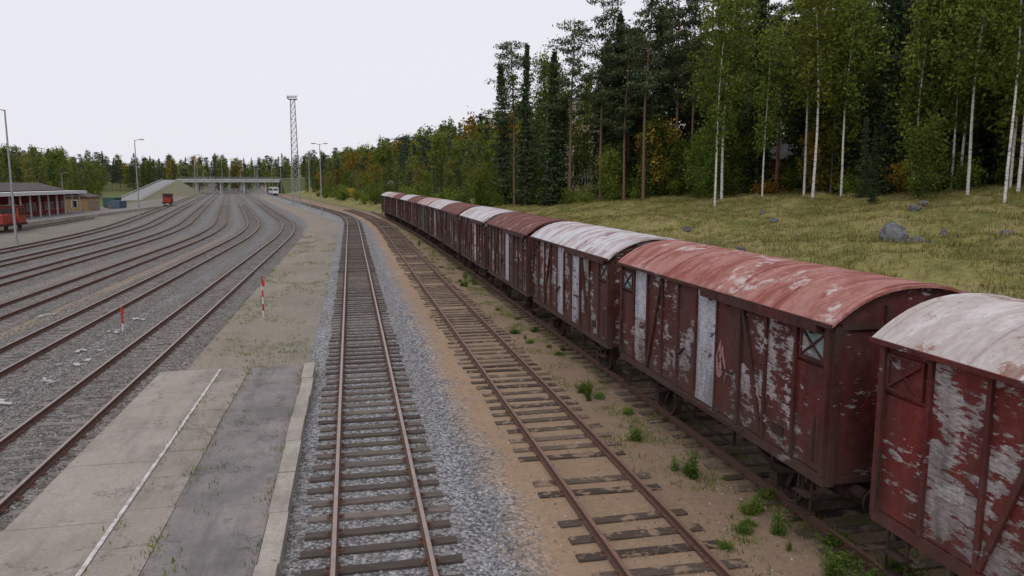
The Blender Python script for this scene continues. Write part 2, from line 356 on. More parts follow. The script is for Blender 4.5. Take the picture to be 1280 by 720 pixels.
# ------------------------------------------------------------------ wagons
MAR=(.12,.022,.02); RED=(.19,.024,.021)
P1=peel('paint_red_worn',RED,.57); P1b=peel('paint_red_flaking',RED,.505,(.4,.35,.35))
P2=peel('paint_maroon_worn',MAR,.55); P2b=peel('paint_maroon_flaking',MAR,.505,(.42,.36,.37)); P3=peel('paint_bare_white',(.14,.05,.05),.41,(.52,.52,.57),(.3,.3,.33))
P4=peel('paint_green_grey',(.09,.11,.1),.52); P5=peel('paint_brown_worn',(.095,.034,.027),.54)
FR=peel('paint_frame_red',(.13,.021,.019),.61); FR2=peel('paint_frame_maroon',(.085,.02,.017),.6)
R_red=roofm('roof_red_faded',(.25,.075,.06),(.38,.18,.155),(.56,.48,.46),.49,.56)
R_wht=roofm('roof_whitewashed',(.44,.38,.36),(.56,.52,.51),(.23,.1,.06),.5,.55)
R_wht2=roofm('roof_pale_flaking',(.57,.56,.58),(.36,.27,.26),(.17,.08,.065),.52,.57)
R_pk=roofm('roof_pinkish',(.34,.18,.16),(.5,.4,.39),(.16,.06,.05),.5,.56)
R_mar=roofm('roof_maroon',(.12,.04,.033),(.22,.09,.075),(.42,.36,.35),.52,.59)
UND=simple('underframe_rusty',(.06,.035,.028),.3,5,.85,.2,(.02,.015,.013)); WH=simple('wheel_steel',(.1,.06,.045),.3,6,.6,.4,(.04,.03,.025))
VENT=peel('vent_pale',(.3,.28,.28),.5,(.5,.48,.47)); GRAF=simple('graffiti_spray',(.5,.38,.38),.22,7,.6,.3,(.2,.05,.05))
LEN=9.8; HW=1.48; ZB=1.42; ZE=4.1; ZP=4.72
def wagon(i,Y0,pm,pf,roof,frame,whites,diag=(2,7)):
    b=MB()
    b.box(-HW+.05,HW-.05,.03,LEN-.03,ZB+.02,ZE,0)
    np_=10; pw=LEN/np_
    for sx in(-1,1):
        def B(xa,xb,y0,y1,z0,z1,m):
            x0,x1=sorted((sx*xa,sx*xb)); b.box(x0,x1,y0,y1,z0,z1,m)
        def D(xm,ya,za,yb,zb,w,m):
            b.bar((sx*xm,ya,za),(sx*xm,yb,zb),.05,w,m)
        for k in range(np_):
            m=2 if k in whites else (1 if random.random()<.6 else 0)
            y0,y1=k*pw+.035,(k+1)*pw-.035; door=k in(3,4,5)
            pr=HW+(.035 if door else 0)+random.uniform(0,.004)
            zs=ZB+.12+random.uniform(1.1,1.6) if (random.random()<.4 or -k in whites) and not door else None
            if k in(0,9):
                B(HW-.05,pr,y0,y1,ZB+.12,ZE-.78,m)
                B(HW-.05,pr-.005,y0,y1,ZE-.74,ZE-.02,0)
                va,vb,z0,z1=y0+.14,y1-.14,ZE-.64,ZE-.2
                B(pr-.005,pr+.02,va,vb,z0,z1,7 if (i>0 and (k==0 or i%2)) else 3)
                for (a,c,e,f) in((va-.05,va,z0-.05,z1+.05),(vb,vb+.05,z0-.05,z1+.05)): B(pr-.004,pr+.045,a,c,e,f,3)
                B(pr-.004,pr+.044,va,vb,z0-.05,z0,3);B(pr-.004,pr+.044,va,vb,z1,z1+.05,3)
                D(pr+.025,va,z0,vb,z1,.03,3);D(pr+.03,va,z1,vb,z0,.03,3)
            elif zs:
                B(HW-.05,pr,y0,y1,ZB+.12,zs,m); B(HW-.05,pr,y0,y1,zs+.012,ZE-.02,2 if -k in whites else (0 if m else 1))
            else: B(HW-.05,pr,y0,y1,ZB+.12,ZE-.02,m)
        for k in range(np_+1):
            yc=min(max(k*pw,.055),LEN-.055); w=.055 if k in(0,np_,3,6) else .035
            B(HW-.04,HW+(.075 if k in(0,np_,3,6) else .06),yc-w,yc+w,ZB+.1,ZE-.03,3)
        B(HW-.03,HW+.04,.0,LEN,ZB-.08,ZB+.1,3)
        B(HW-.03,HW+.085,3*pw-.3,6*pw+.3,ZB+.02,ZB+.075,3)
        B(HW-.03,HW+.05,0,LEN,ZE-.05,ZE+.03,3)
        B(HW+.05,HW+.17,.25*pw,4.6*pw,ZE-.16,ZE-.02,3)
        for yk in(.5,1.5,2.5,3.5,4.3): B(HW+.03,HW+.1,yk*pw-.03,yk*pw+.03,ZE-.22,ZE-.05,3)
        for k in diag:
            if k<5: D(HW+.045,k*pw+.06,ZB+.15,(k+1)*pw-.06,ZE-.1,.085,3)
            else: D(HW+.045,(k+1)*pw-.06,ZB+.15,k*pw+.06,ZE-.1,.085,3)
        B(HW+.03,HW+.1,5.0*pw-.06,5.0*pw-.02,ZB+.3,ZE-.2,3)
        D(HW+.09,3.15*pw,ZB+1.1,3.6*pw,ZB+1.1,.04,5); D(HW+.09,5.5*pw,ZB+1.15,5.9*pw,ZB+.9,.04,5)
        B(HW,HW+.03,1.5*pw-.2,1.5*pw+.16,ZB+.35,ZB+.55,5); B(HW,HW+.02,8.3*pw,8.8*pw,ZB+.8,ZB+1.05,7)
        for ys in(.55,LEN-.55):
            for q in(-.2,.2): b.bar((sx*(HW-.02),ys+q,ZB-.05),(sx*(HW+.02),ys+q,ZB-.72),.03,.03,5)
            for z in(ZB-.4,ZB-.72): B(HW-.1,HW+.1,ys-.21,ys+.21,z-.015,z+.015,5)
            D(HW+.12,ys-.35*(1 if ys<3 else -1),ZB+.3,ys-.35*(1 if ys<3 else -1),ZB+1.1,.025,5)
        B(.98,1.06,.1,LEN-.1,ZB-.3,ZB+.0,5); B(.9,1.12,.1,LEN-.1,ZB-.32,ZB-.29,5)
        for q in range(9): B(1.0,HW,.5+q*1.1,.56+q*1.1,ZB-.2,ZB,5)
        for ya in(2.0,LEN-2.0):
            zc=.2+.5
            b.cyl((sx*.73,ya,zc),(sx*.86,ya,zc),.5,.5,20,6); b.cyl((sx*.69,ya,zc),(sx*.73,ya,zc),.53,.53,20,6)
            b.cyl((sx*.86,ya,zc),(sx*.9,ya,zc),.44,.4,20,5); b.cyl((sx*.86,ya,zc),(sx*1.0,ya,zc),.12,.12,10,6)
            B(1.0,1.2,ya-.14,ya+.14,zc-.13,zc+.15,5)
            for q in(-1,1): b.bar((sx*1.03,ya+q*.2,zc-.1),(sx*1.03,ya+q*.5,ZB-.3),.03,.12,5)
            b.bar((sx*1.03,ya-.3,zc-.18),(sx*1.03,ya+.3,zc-.18),.03,.04,5)
            for l in range(5):
                hl=.72-.12*l; zz=zc+.3-.028*l
                for q in(-1,1): b.bar((sx*1.12,ya,zz-.03),(sx*1.12,ya+q*hl,zz+.08-.02*l),.09,.022,5)
            for q in(-1,1): b.bar((sx*1.12,ya+q*.72,zc+.38),(sx*1.08,ya+q*.8,ZB-.25),.05,.05,5)
            b.bar((sx*.73,ya-.6,zc-.05),(sx*.9,ya-.6,zc+.4),.1,.1,5);b.bar((sx*.73,ya+.6,zc-.05),(sx*.9,ya+.6,zc+.4),.1,.1,5)
        b.bar((sx*1.02,2.7,ZB-.3),(sx*1.02,3.9,ZB-.75),.04,.04,5);b.bar((sx*1.02,3.9,ZB-.75),(sx*1.02,5.9,ZB-.75),.04,.04,5);b.bar((sx*1.02,5.9,ZB-.75),(sx*1.02,7.1,ZB-.3),.04,.04,5)
        for q in(3.9,5.9): b.bar((sx*1.02,q,ZB-.75),(sx*1.02,q,ZB-.3),.05,.05,5)
    # sprayed tags: short irregular strokes 2 mm thick on the door sheets
    gr={1:[(1.9,1.9,.45),(3.5,2.2,.6)],3:[(5,2.2,.4)],4:[(2.3,2.1,.4)]}.get(i,[])
    for (gy,gz,gs) in gr:
        xg=-(HW+.042); y=gy; z=gz
        for st in range(9):
            y2=y+random.uniform(-.25,.4)*gs; z2=gz+random.uniform(0,1.5)*gs
            ym=(y+y2)/2+random.uniform(-.2,.2)*gs; zm=(z+z2)/2+random.uniform(-.2,.2)*gs
            b.bar((xg,y,z),(xg,ym,zm),.004,.045,8); b.bar((xg,ym,zm),(xg,y2,z2),.004,.04,8); y,z=y2,z2
    for ya in(2.0,LEN-2.0): b.cyl((-.95,ya,.7),(.95,ya,.7),.08,.08,10,6)
    b.cyl((0,4.2,.95),(0,4.9,.95),.2,.2,12,5); b.cyl((-.4,5.6,.95),(.4,5.6,.95),.16,.16,12,5)
    b.box(-.12,.12,.1,LEN-.1,ZB-.25,ZB,5); b.box(-1.0,1.0,.06,.2,ZB-.34,ZB+.01,5); b.box(-1.,1.,LEN-.2,LEN-.06,ZB-.34,ZB+.01,5)
    NS=18; RW=HW+.13
    def rz(x,off=0): 
        u=min(1,abs(x)/RW); return ZE+.02+(ZP-ZE)*(1-u**2.3)+off
    xsr=[RW*math.sin(math.pi/2*(-1+2*k/NS)) for k in range(NS+1)]
    def arc(y0,y1,o1,o2,m,smooth=True):
        vs=[]
        for y in(y0,y1):
            for x in xsr: vs.append((x*(1+o1*.02),y,rz(x,o1)))
            for x in xsr: vs.append((x*(1+o1*.02),y,rz(x,o2)))
        n=NS+1; fs=[(k,k+1,2*n+k+1,2*n+k) for k in range(NS)]
        b.add(vs,fs,m,smooth); fs2=[(n+k+1,n+k,3*n+k,3*n+k+1) for k in range(NS)]
        fs2+=[(k+1,k,n+k,n+k+1) for k in range(NS)]+[(2*n+k,2*n+k+1,3*n+k+1,3*n+k) for k in range(NS)]
        fs2+=[(0,2*n,3*n,n),(NS,n+NS,3*n+NS,2*n+NS)]
        b.add(vs,fs2,m,False)
    arc(-.14,LEN+.14,0,-.05,4)
    for q in range(7): 
        yq=.02+q*(LEN-.04)/6; arc(yq-.02,yq+.02,.014,-.01,4)
    for sx in(-1,1): b.bar((sx*(RW+.01),-.14,ZE+.0),(sx*(RW+.01),LEN+.14,ZE+.0),.04,.07,3)
    for ye,sg in((0,-1),(LEN,1)):
        vs=[(x,ye,ZE-.04) for x in xsr if abs(x)<HW]+[(x,ye,rz(x,-.04)) for x in reversed([x for x in xsr if abs(x)<HW])]
        b.add(vs,[tuple(range(len(vs))) if sg<0 else tuple(range(len(vs)))[::-1]],0)
        y0,y1=(ye-.0,ye+.04) if sg<0 else (ye-.04,ye)
        b.box(-HW,HW,y0,y1,ZB,ZE-.04,0)
        for xs_ in(-HW+.05,-.5,.5,HW-.05):
            w=.06; ya,yb=sorted((ye,ye+sg*.08)); b.box(xs_-w,xs_+w,ya,yb,ZB-.05,ZE-.02 if abs(xs_)>1 else ZE+.3,3)
        ya,yb=sorted((ye,ye+sg*.06))
        for z in(ZB-.02,ZE-.08): 
            for (xa,xb_) in((-HW+.12,-.57),(-.43,.43),(.57,HW-.12)): b.box(xa,xb_,ya,yb,z,z+.1,3)
        for k in range(6):
            z=ZB+.3+k*.36; b.bar((.7,ye+sg*.12,z),(1.1,ye+sg*.12,z),.025,.025,5)
        for q in(.7,1.1): b.bar((q,ye+sg*.12,ZB+.1),(q,ye+sg*.12,ZE-.2),.03,.03,5)
        for q in(-.9,.9):
            b.cyl((q,ye,ZB-.17),(q,ye+sg*.3,ZB-.17),.11,.09,12,5); b.cyl((q,ye+sg*.3,ZB-.17),(q,ye+sg*.5,ZB-.17),.055,.055,10,6); b.cyl((q,ye+sg*.5,ZB-.17),(q,ye+sg*.545,ZB-.17),.23,.23,18,5)
        b.bar((0,ye,ZB-.2),(0,ye+sg*.54,ZB-.24),.07,.1,5); b.bar((.2,ye+sg*.1,ZB-.2),(.25,ye+sg*.3,ZB-.75),.05,.05,5)
    xh=x3(Y0); a=math.atan2(x3(Y0+LEN)-x3(Y0),LEN)
    b.build('freight_wagon',[pm,pf,P3,frame,roof,UND,WH,VENT,GRAF],(xh,Y0,.0),-a)
cfg=[(P1,P1b,R_wht,FR,()),(P2,P2b,R_red,FR2,(4,-8)),(P2,P2b,R_wht2,FR2,(3,5)),(P5,P2b,R_mar,FR2,(4,)),(P2,P2,R_wht2,FR2,(3,)),(P5,P5,R_mar,FR2,()),
     (P2,P2b,R_wht2,FR2,(4,)),(P4,P4,R_pk,FR2,()),(P2,P2b,R_mar,FR2,(5,)),(P5,P2,R_wht2,FR2,()),(P2,P2,R_mar,FR2,(4,)),(P5,P5,R_pk,FR2,()),(P2,P2b,R_wht2,FR2,(6,))]
for i,c in enumerate(cfg): wagon(i,-.1+10.9*i-(.12 if i==0 else 0),c[0],c[1],c[2],c[3],c[4])

# ------------------------------------------------------------------ foliage
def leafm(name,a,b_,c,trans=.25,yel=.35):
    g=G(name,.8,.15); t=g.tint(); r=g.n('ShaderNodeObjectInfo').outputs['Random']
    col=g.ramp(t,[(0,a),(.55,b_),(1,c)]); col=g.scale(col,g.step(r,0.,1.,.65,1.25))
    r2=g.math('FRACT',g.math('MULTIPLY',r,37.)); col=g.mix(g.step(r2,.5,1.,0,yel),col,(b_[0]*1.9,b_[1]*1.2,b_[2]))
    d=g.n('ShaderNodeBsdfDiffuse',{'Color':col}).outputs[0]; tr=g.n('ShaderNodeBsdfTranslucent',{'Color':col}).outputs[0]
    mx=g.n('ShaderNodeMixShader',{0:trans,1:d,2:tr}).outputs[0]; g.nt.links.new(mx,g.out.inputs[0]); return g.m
L_birch=leafm('birch_leaves',(.07,.105,.022),(.13,.185,.036),(.25,.26,.06),.35)
L_yel=leafm('autumn_leaves',(.16,.12,.025),(.28,.2,.035),(.38,.24,.045),.35)
L_spr=leafm('spruce_needles',(.022,.04,.02),(.046,.072,.034),(.085,.115,.05),.1,.1)
L_pin=leafm('pine_needles',(.038,.058,.03),(.074,.1,.048),(.125,.15,.07),.1,.15)
L_bush=leafm('bush_leaves',(.06,.1,.02),(.12,.18,.034),(.22,.26,.055),.35)
L_fb=leafm('hazed_birch_leaves',(.075,.105,.035),(.135,.17,.052),(.24,.24,.08),.35,.6)  # distance haze put into the leaf colour: paler and bluer than near birch
L_fs=leafm('hazed_spruce_needles',(.035,.055,.035),(.06,.085,.05),(.095,.12,.065),.1,.1)  # same painted haze in the needle colour of far spruce and pine
def barkb():
    g=G('birch_bark',.8,.2); n=g.noise(g.obj((1.5,1.5,5)),2.,6,.75); g.col(g.mix(g.step(n,.53,.6),(.6,.58,.55),(.07,.065,.06))); return g.m
B_birch=barkb(); B_dark=simple('dark_bark',(.13,.1,.08),.3,6); B_pine=simple('pine_bark',(.2,.11,.07),.3,5,.9,.2,(.09,.065,.055))
def leaves(C,size,asp):
    N=len(C); u=rng.normal(size=(N,3)); u/=np.linalg.norm(u,axis=1)[:,None]
    w=rng.normal(size=(N,3)); v=np.cross(u,w); v/=np.linalg.norm(v,axis=1)[:,None]
    s=(size*rng.uniform(.6,1.35,N))[:,None]; u=u*s; v=v*s*asp
    return np.stack([C-u,C-v*.9,C+u,C+v],1).reshape(-1,3)
def finish(name,b,C,T,size,asp,mats):
    C=np.array(C);T=np.clip(np.array(T),0,1); V=leaves(C,size,asp); t=np.repeat(T,4)
    base=len(b.v); n=len(C)
    b.v.extend(map(tuple,V.tolist())); b.t.extend(t.tolist())
    b.f.extend([(base+4*i,base+4*i+1,base+4*i+2,base+4*i+3) for i in range(n)]); b.m.extend([1]*n); b.sm.extend([False]*n)
    return b.mesh(name,mats)
def trunk(b,H,r,lean,wob,n=8,k=7):
    pts=[]
    for i in range(k+1):
        t=i/k; pts.append(Vector((lean[0]*t*t*H+wob*math.sin(t*5+lean[0]*40)*t, lean[1]*t*t*H+wob*math.cos(t*4+lean[1]*60)*t, t*H)))
    for i in range(k): b.cyl(pts[i],pts[i+1],r*(1-.93*i/k)**.8,r*(1-.93*(i+1)/k)**.8,n,0,True,.5,False)
    def at(z):
        q=min(max(z/H*k,0),k-1e-4); i=int(q); return pts[i].lerp(pts[i+1],q-i)
    return at
def birch(name,H=20,lod=1.,mat=None,dens=1.,cb=.3,r=.13,wid=2.5,bark=None,sz=.16):
    b=MB(); at=trunk(b,H,r,(random.uniform(-.04,.04),random.uniform(-.04,.04)),.35)
    C=[];T=[]; nb=int(38*dens)
    for i in range(nb):
        t=cb+(.98-cb)*(i+random.random()*.8)/nb; z=t*H; p=at(z); a=i*2.4+random.uniform(-.5,.5)
        u=(t-cb)/(1-cb); L=(.7+wid*math.sin(math.pi*min(1,u*.85+.15))**.8)*random.uniform(.4,1.3)
        d=Vector((math.cos(a),math.sin(a),random.uniform(.4,1.1)*(1-.2*u))).normalized()
        e=p+d*L; tip=e+Vector((d.x*.6,d.y*.6,-.5))*random.uniform(.5,1)
        b.cyl(p,e,.032*(1.3-t),.012,4,2,True,.5,False); b.cyl(e,tip,.012,.006,3,2,True,.5,False)
        for q in range(5):
            s=.25+.75*q/4; c=(p.lerp(e,min(1,s*1.3)) if s<.77 else e.lerp(tip,(s-.77)/.23)); tn=random.gauss(.42,.25)+ .15*u
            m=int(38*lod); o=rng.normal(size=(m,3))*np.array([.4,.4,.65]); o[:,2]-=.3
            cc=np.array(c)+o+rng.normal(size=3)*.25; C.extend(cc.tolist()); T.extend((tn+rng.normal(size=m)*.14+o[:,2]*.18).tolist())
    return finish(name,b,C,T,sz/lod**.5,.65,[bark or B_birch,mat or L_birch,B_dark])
def spruce(name,H=22,lod=1.,wid=2.7,mat=None):
    b=MB(); at=trunk(b,H,.2,(random.uniform(-.01,.01),random.uniform(-.01,.01)),.05); C=[];T=[]
    z=H*.06
    while z<H*.985:
        t=z/H; Lm=wid*(1-t)**.75*random.uniform(.65,1.2)+.15; nbr=7 if lod>=.9 else 6; a0=random.random()*6
        for k in range(nbr):
            if random.random()<.2: continue
            a=a0+k*6.283/nbr+random.uniform(-.25,.25); L=Lm*random.uniform(.5,1.2); p=np.array(at(z)); d=np.array([math.cos(a),math.sin(a),0])
            dz=-.28 if t<.7 else .1; m=max(4,int((8+10*L)*lod)); s=rng.random(m)**.75
            o=p+d*(s*L)[:,None]; o[:,2]+=dz*s*L*1.2+.25*s*s*L-.1; side=np.array([-d[1],d[0],0]); o+=side*(rng.normal(size=m)*(.1+.16*L*(1-s*.6)))[:,None]; o[:,2]-=np.abs(rng.normal(size=m))*.13
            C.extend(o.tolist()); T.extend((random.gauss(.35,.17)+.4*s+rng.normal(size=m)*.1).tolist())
            if lod>=.9 and L>.7: b.cyl(p,tuple(p+d*L*.8+np.array([0,0,dz*L*.8])),.03,.01,3,0,False,.5,False)
        z+=(.46 if lod>=.9 else .7)*random.uniform(.8,1.2)*(1 if t<.8 else .75)
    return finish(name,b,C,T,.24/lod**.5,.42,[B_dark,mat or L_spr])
def pine(name,H=24,lod=1.,cb=.45,mat=None):
    b=MB(); at=trunk(b,H,.22,(random.uniform(-.03,.03),random.uniform(-.03,.03)),.25); C=[];T=[]
    nb=29
    for i in range(nb):
        t=cb+(.98-cb)*(i+random.random()*.8)/nb; p=at(t*H); a=i*2.4+random.uniform(-.6,.6); u=(t-cb)/(1-cb)
        L=(.9+2.0*math.sin(math.pi*min(1,.25+u*.72)))*random.uniform(.45,1.25)
        d=Vector((math.cos(a),math.sin(a),random.uniform(-.05,.55))).normalized(); e=p+d*L
        b.cyl(p,e,.055*(1.3-t),.015,5,0,True,.5,False)
        for q in range(4):
            c=np.array(p.lerp(e,.45+.6*q/3)); tn=random.gauss(.4,.2); m=int(40*lod)
            o=rng.normal(size=(m,3))*np.array([.42,.42,.2]); cc=c+o+rng.normal(size=3)*np.array([.3,.3,.15])
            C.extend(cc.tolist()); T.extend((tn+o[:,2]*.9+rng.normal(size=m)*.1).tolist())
    for q in range(10):
        t=random.uniform(.2,cb); p=at(t*H); a=random.random()*6.3; b.cyl(p,p+Vector((math.cos(a),math.sin(a),-.1))*random.uniform(.4,1.2),.025,.008,4,0,False,.5,False)
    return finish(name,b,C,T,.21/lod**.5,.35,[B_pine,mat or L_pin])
def bush(name,H=3.,lod=1.,mat=None,n=16):
    b=MB(); C=[];T=[]
    for i in range(n):
        a=random.random()*6.3; r=random.random()**.6*H*.5; e=Vector((math.cos(a)*r,math.sin(a)*r,H*random.uniform(.3,.95)*(1-.3*r/H)))
        b.cyl((0,0,-.2),e,.03,.01,4,0,False,.5,False)
        m=int(70*lod); o=rng.normal(size=(m,3))*np.array([.17,.17,.15])*H; tn=random.gauss(.4,.2)
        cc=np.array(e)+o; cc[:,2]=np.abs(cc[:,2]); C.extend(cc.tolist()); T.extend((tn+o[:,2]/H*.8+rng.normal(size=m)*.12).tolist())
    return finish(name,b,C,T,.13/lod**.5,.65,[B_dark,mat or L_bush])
BI=[birch('birch_mesh',20,.62,None,.8,c,.13,2.3,None,.135) for c in(.3,.42)]; BI2=[birch('birch_mesh',20,.65,None,.9,c,.12,2.3,k) for c,k in((.12,B_dark),(.28,B_birch),(.2,B_birch))]
YBI=[birch('young_birch_mesh',10,.6,m,.7,.08,.06,1.8,B_dark,.14) for m in(L_bush,L_birch)]
SP=[spruce('spruce_mesh',22,.9,w) for w in(2.3,2.9)]; PI=[pine('pine_mesh',24,.95,c) for c in(.38,.5,.3)]
YB=birch('autumn_birch_mesh',12,.6,L_yel,.7,.15)
BU=[bush('bush_mesh',3.),bush('bush_mesh',2.2,1.,L_birch,12),bush('bush_mesh',2.6,1.,L_yel,10)]
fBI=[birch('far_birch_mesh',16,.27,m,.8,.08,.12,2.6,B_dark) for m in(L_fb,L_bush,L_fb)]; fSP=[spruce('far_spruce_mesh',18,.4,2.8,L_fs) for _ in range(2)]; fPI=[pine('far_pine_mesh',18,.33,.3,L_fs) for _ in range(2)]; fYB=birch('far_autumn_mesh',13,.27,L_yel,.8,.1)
def put(kind,X,Y,H,parent=None,name=None):
    ms,h0,nm=kind; me=random.choice(ms); s=H/h0
    return place(name or nm,me,(X,Y,hgt(X,Y)-.1),random.uniform(0,6.28),s*random.uniform(.82,1.1),parent,s)
KB=(BI,20,'birch_tree');KB2=(BI2,20,'birch_tree');KYB=(YBI,10,'young_birch_tree');KS=(SP,22,'spruce_tree');KP=(PI,24,'pine_tree');KY=([YB],12,'autumn_birch_tree');KBU=(BU[:2],3.,'bush');KBY=([BU[2]],2.6,'autumn_bush')
for k,X,Y,H in[(KS,27.4,119,25.5),(KS,30.9,116,24),(KS,28.6,124,19),(KP,36.9,110,30),(KS,33.0,117,17),(KP,39.2,106,25),(KP,40.2,101,28),(KS,43,104,27),(KP,45.7,103,31),(KP,42,112,25),
    (KB,38.3,75.7,22),(KB,41.5,80.4,23),(KB,48.8,75.6,23),(KB,46.2,70,22),(KB,49.6,70.2,20),(KB,50.3,50.7,21),(KB,53.3,52.5,22),(KB,52.2,56.5,21),(KB,44.6,77,18),(KB,54.5,61,21),(KS,46.8,61.7,7),(KS,49,66,8),(KP,52,80,26),(KS,54,76,25),(KS,50,88,27),(KB2,56,56,22),(KS,57,66,24),(KP,47,93,28),(KYB,49,58,7),(KS,60,58,26),(KYB,42,85,8),(KYB,46,88,9),(KY,39,112,8),(KY,51,77,7)]:
    put(k,X,Y,H)
XB=([20,60,75,95,105,118,130,200,420],[57,55,52,47,40,28.5,24,23,22])
def xb(Y): return float(np.interp(Y,*XB))
clear=[(46,146,9),(41,132,3.5),(38.5,124,3.5),(36,117,3),(56,128,5),(66,104,7)]
def blocked(X,Y): return any((X-a)**2+(Y-b_)**2<r*r for a,b_,r in clear)
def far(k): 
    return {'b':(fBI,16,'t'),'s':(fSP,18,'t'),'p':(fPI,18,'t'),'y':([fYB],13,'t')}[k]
fo=empty('forest'); cnt=0
for Y in np.arange(24,135,4.3):
    for q in np.arange(0,44,4.3):
        X=xb(Y)+gx(Y)+q+random.uniform(-1.8,2.4)+1.5; yy=Y+random.uniform(-2,2)
        if X>.9*yy+36 or blocked(X,yy): continue
        r=random.random(); 
        if q<13 and r<.22: k=KYB; H=random.uniform(5,12)
        elif r<.4: k=KB if q<10 and random.random()<.5 else KB2;H=random.uniform(17,24)
        elif r<.68: k=KS;H=random.uniform(16,28)
        elif r<.96: k=KP;H=random.uniform(22,29)
        else: k=KY;H=random.uniform(8,12)
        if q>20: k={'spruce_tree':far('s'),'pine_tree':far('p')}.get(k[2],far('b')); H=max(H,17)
        put(k,X,yy,H,fo,'forest_tree'); cnt+=1
for Y in np.arange(26,135,1.9):
    for q in(0,1,2):
        if random.random()<.4: continue
        X=xb(Y)+gx(Y)+random.uniform(-1.5,10)
        if blocked(X,Y): continue
        put(KBU if random.random()<.9 else KBY,X,Y+random.uniform(-1,1),random.uniform(1.,4.6),fo,'undergrowth')
df=empty('distant_forest')
for Y in np.arange(132,420,6.8):
    for q in np.arange(0,40,6.2):
        X=xb(Y)+gx(Y)+q+random.uniform(-2.8,2.8); yy=Y+random.uniform(-2.8,2.8)
        if blocked(X,yy): continue
        k=random.choices('bspy',(.52,.23,.14,.09))[0]; H=random.uniform(9,15.5)*(1+.014*q)
        if q<7: H*=.62
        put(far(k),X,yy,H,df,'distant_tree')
for Y in np.arange(126,330,3.4):
    put(KBU,15+gx(Y)+random.uniform(0,9),Y,random.uniform(1.5,4.5),df,'distant_undergrowth')
for Y in np.arange(150,520,8.5):
    for q in np.arange(0,36,8.5):
        X=-72+gx(Y)*1.15-q-random.uniform(0,5)-max(0,(Y-280))*.04; yy=Y+random.uniform(-3,3)
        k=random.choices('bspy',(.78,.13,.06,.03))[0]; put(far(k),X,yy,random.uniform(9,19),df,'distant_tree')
for Y in np.arange(500,650,13.):
    for X in np.arange(-400,130,9.5):
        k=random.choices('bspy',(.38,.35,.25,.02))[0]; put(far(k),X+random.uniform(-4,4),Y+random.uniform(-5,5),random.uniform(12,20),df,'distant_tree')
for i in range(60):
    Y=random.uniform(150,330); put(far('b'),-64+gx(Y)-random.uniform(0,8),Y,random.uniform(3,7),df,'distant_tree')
for i in range(22):
    Y=random.uniform(30,120); put(KBU,12.8+gx(Y)+random.uniform(0,4),Y,random.uniform(.5,1.3))
# ------------------------------------------------------------------ grass tufts
def tufts(name,P,h0,h1,nb,mat,spread=.12,wd=.03):
    N=len(P); P=np.repeat(P,nb,0); M=len(P); a=rng.uniform(0,6.28,M); h=rng.uniform(h0,h1,M)
    base=P+np.stack([rng.normal(size=M)*spread,rng.normal(size=M)*spread,np.full(M,-.02)],1)
    d=np.stack([np.cos(a),np.sin(a),np.zeros(M)],1); s=np.stack([-np.sin(a),np.cos(a),np.zeros(M)],1)*(wd*rng.uniform(.6,1.4,M))[:,None]
    tip=base+d*(h*rng.uniform(.1,.6,M))[:,None]+np.stack([np.zeros(M)]*2+[h],1)
    V=np.stack([base-s,base+s,tip],1).reshape(-1,3); F=np.arange(3*M).reshape(-1,3)
    t=np.repeat(np.clip(np.repeat(rng.random(N),nb)*.7+rng.random(M)*.3,0,1),3)
    me=np_mesh(name,V,F,[mat],t,3); o=bpy.data.objects.new(name,me); scene.collection.objects.link(o); return o
M_gr=leafm('meadow_blades',(.075,.085,.025),(.23,.21,.07),(.42,.35,.17),.3,.1); M_wd=leafm('weed_blades',(.05,.1,.02),(.11,.18,.035),(.22,.24,.07),.3)
P=[]
while len(P)<34000:
    Y=12+random.random()**1.2*123; q=random.uniform(12.4,60); 
    if mn.noise(Vector((q*.22,Y*.22,3)))*2.2+random.uniform(-1.,1.)<-.5: continue
    X=q+gx(Y); P.append((X,Y,hgt(X,Y)))
tufts('meadow_grass',np.array(P),.08,.34,6,M_gr,.25,.026)
P=[]
while len(P)<3000:
    Y=8+random.random()**1.4*105; q=random.gauss(7.9,1.3); 
    if q<6.0 or q>11.5 or mn.noise(Vector((q*.9,Y*.55,9)))*2+random.uniform(-.5,.5)<.25: continue
    P.append((q-max(Y-60,0)**2/3200,Y,0))
for i in range(220):
    P.append((random.choice([-3.41,-4.28,-3.41,-2.9,-1.64,-1.64])+random.gauss(0,.04),random.uniform(8,26),.28))
while len(P)<4100:
    x,y=random.uniform(-5.9,-1.5),random.uniform(26.5,95)
    if mn.noise(Vector((x*.5,y*.25,5)))+random.uniform(-.2,.2)>.12: P.append((x,y,0))
tufts('trackside_grass',np.array(P),.03,.16,9,M_wd,.1,.012)
def weed(name,H,n,sp=.55):
    b=MB();C=[];T=[]
    for i in range(n):
        a=random.random()*6.3; r=random.random()*H*sp; p0=Vector((math.cos(a)*r*.4,math.sin(a)*r*.4,0)); e=Vector((math.cos(a)*r,math.sin(a)*r,H*random.uniform(.35,1)))
        b.cyl(p0,e,.008,.004,3,1,False,.4,False); m=26; s=rng.random(m)
        c=np.array(p0)[None]*(1-s)[:,None]+np.array(e)[None]*s[:,None]+rng.normal(size=(m,3))*.055; c[:,2]=np.maximum(c[:,2],.02); C.extend(c.tolist()); T.extend((s*.7+rng.normal(size=m)*.15).tolist())
    return finish(name,b,C,T,.05,.3,[B_dark,M_wd])
WD=[weed('weed_mesh',.75,34),weed('weed_mesh',.5,28,.8),weed('weed_mesh',.9,16,.35),weed('weed_mesh',.3,26,1.6)]
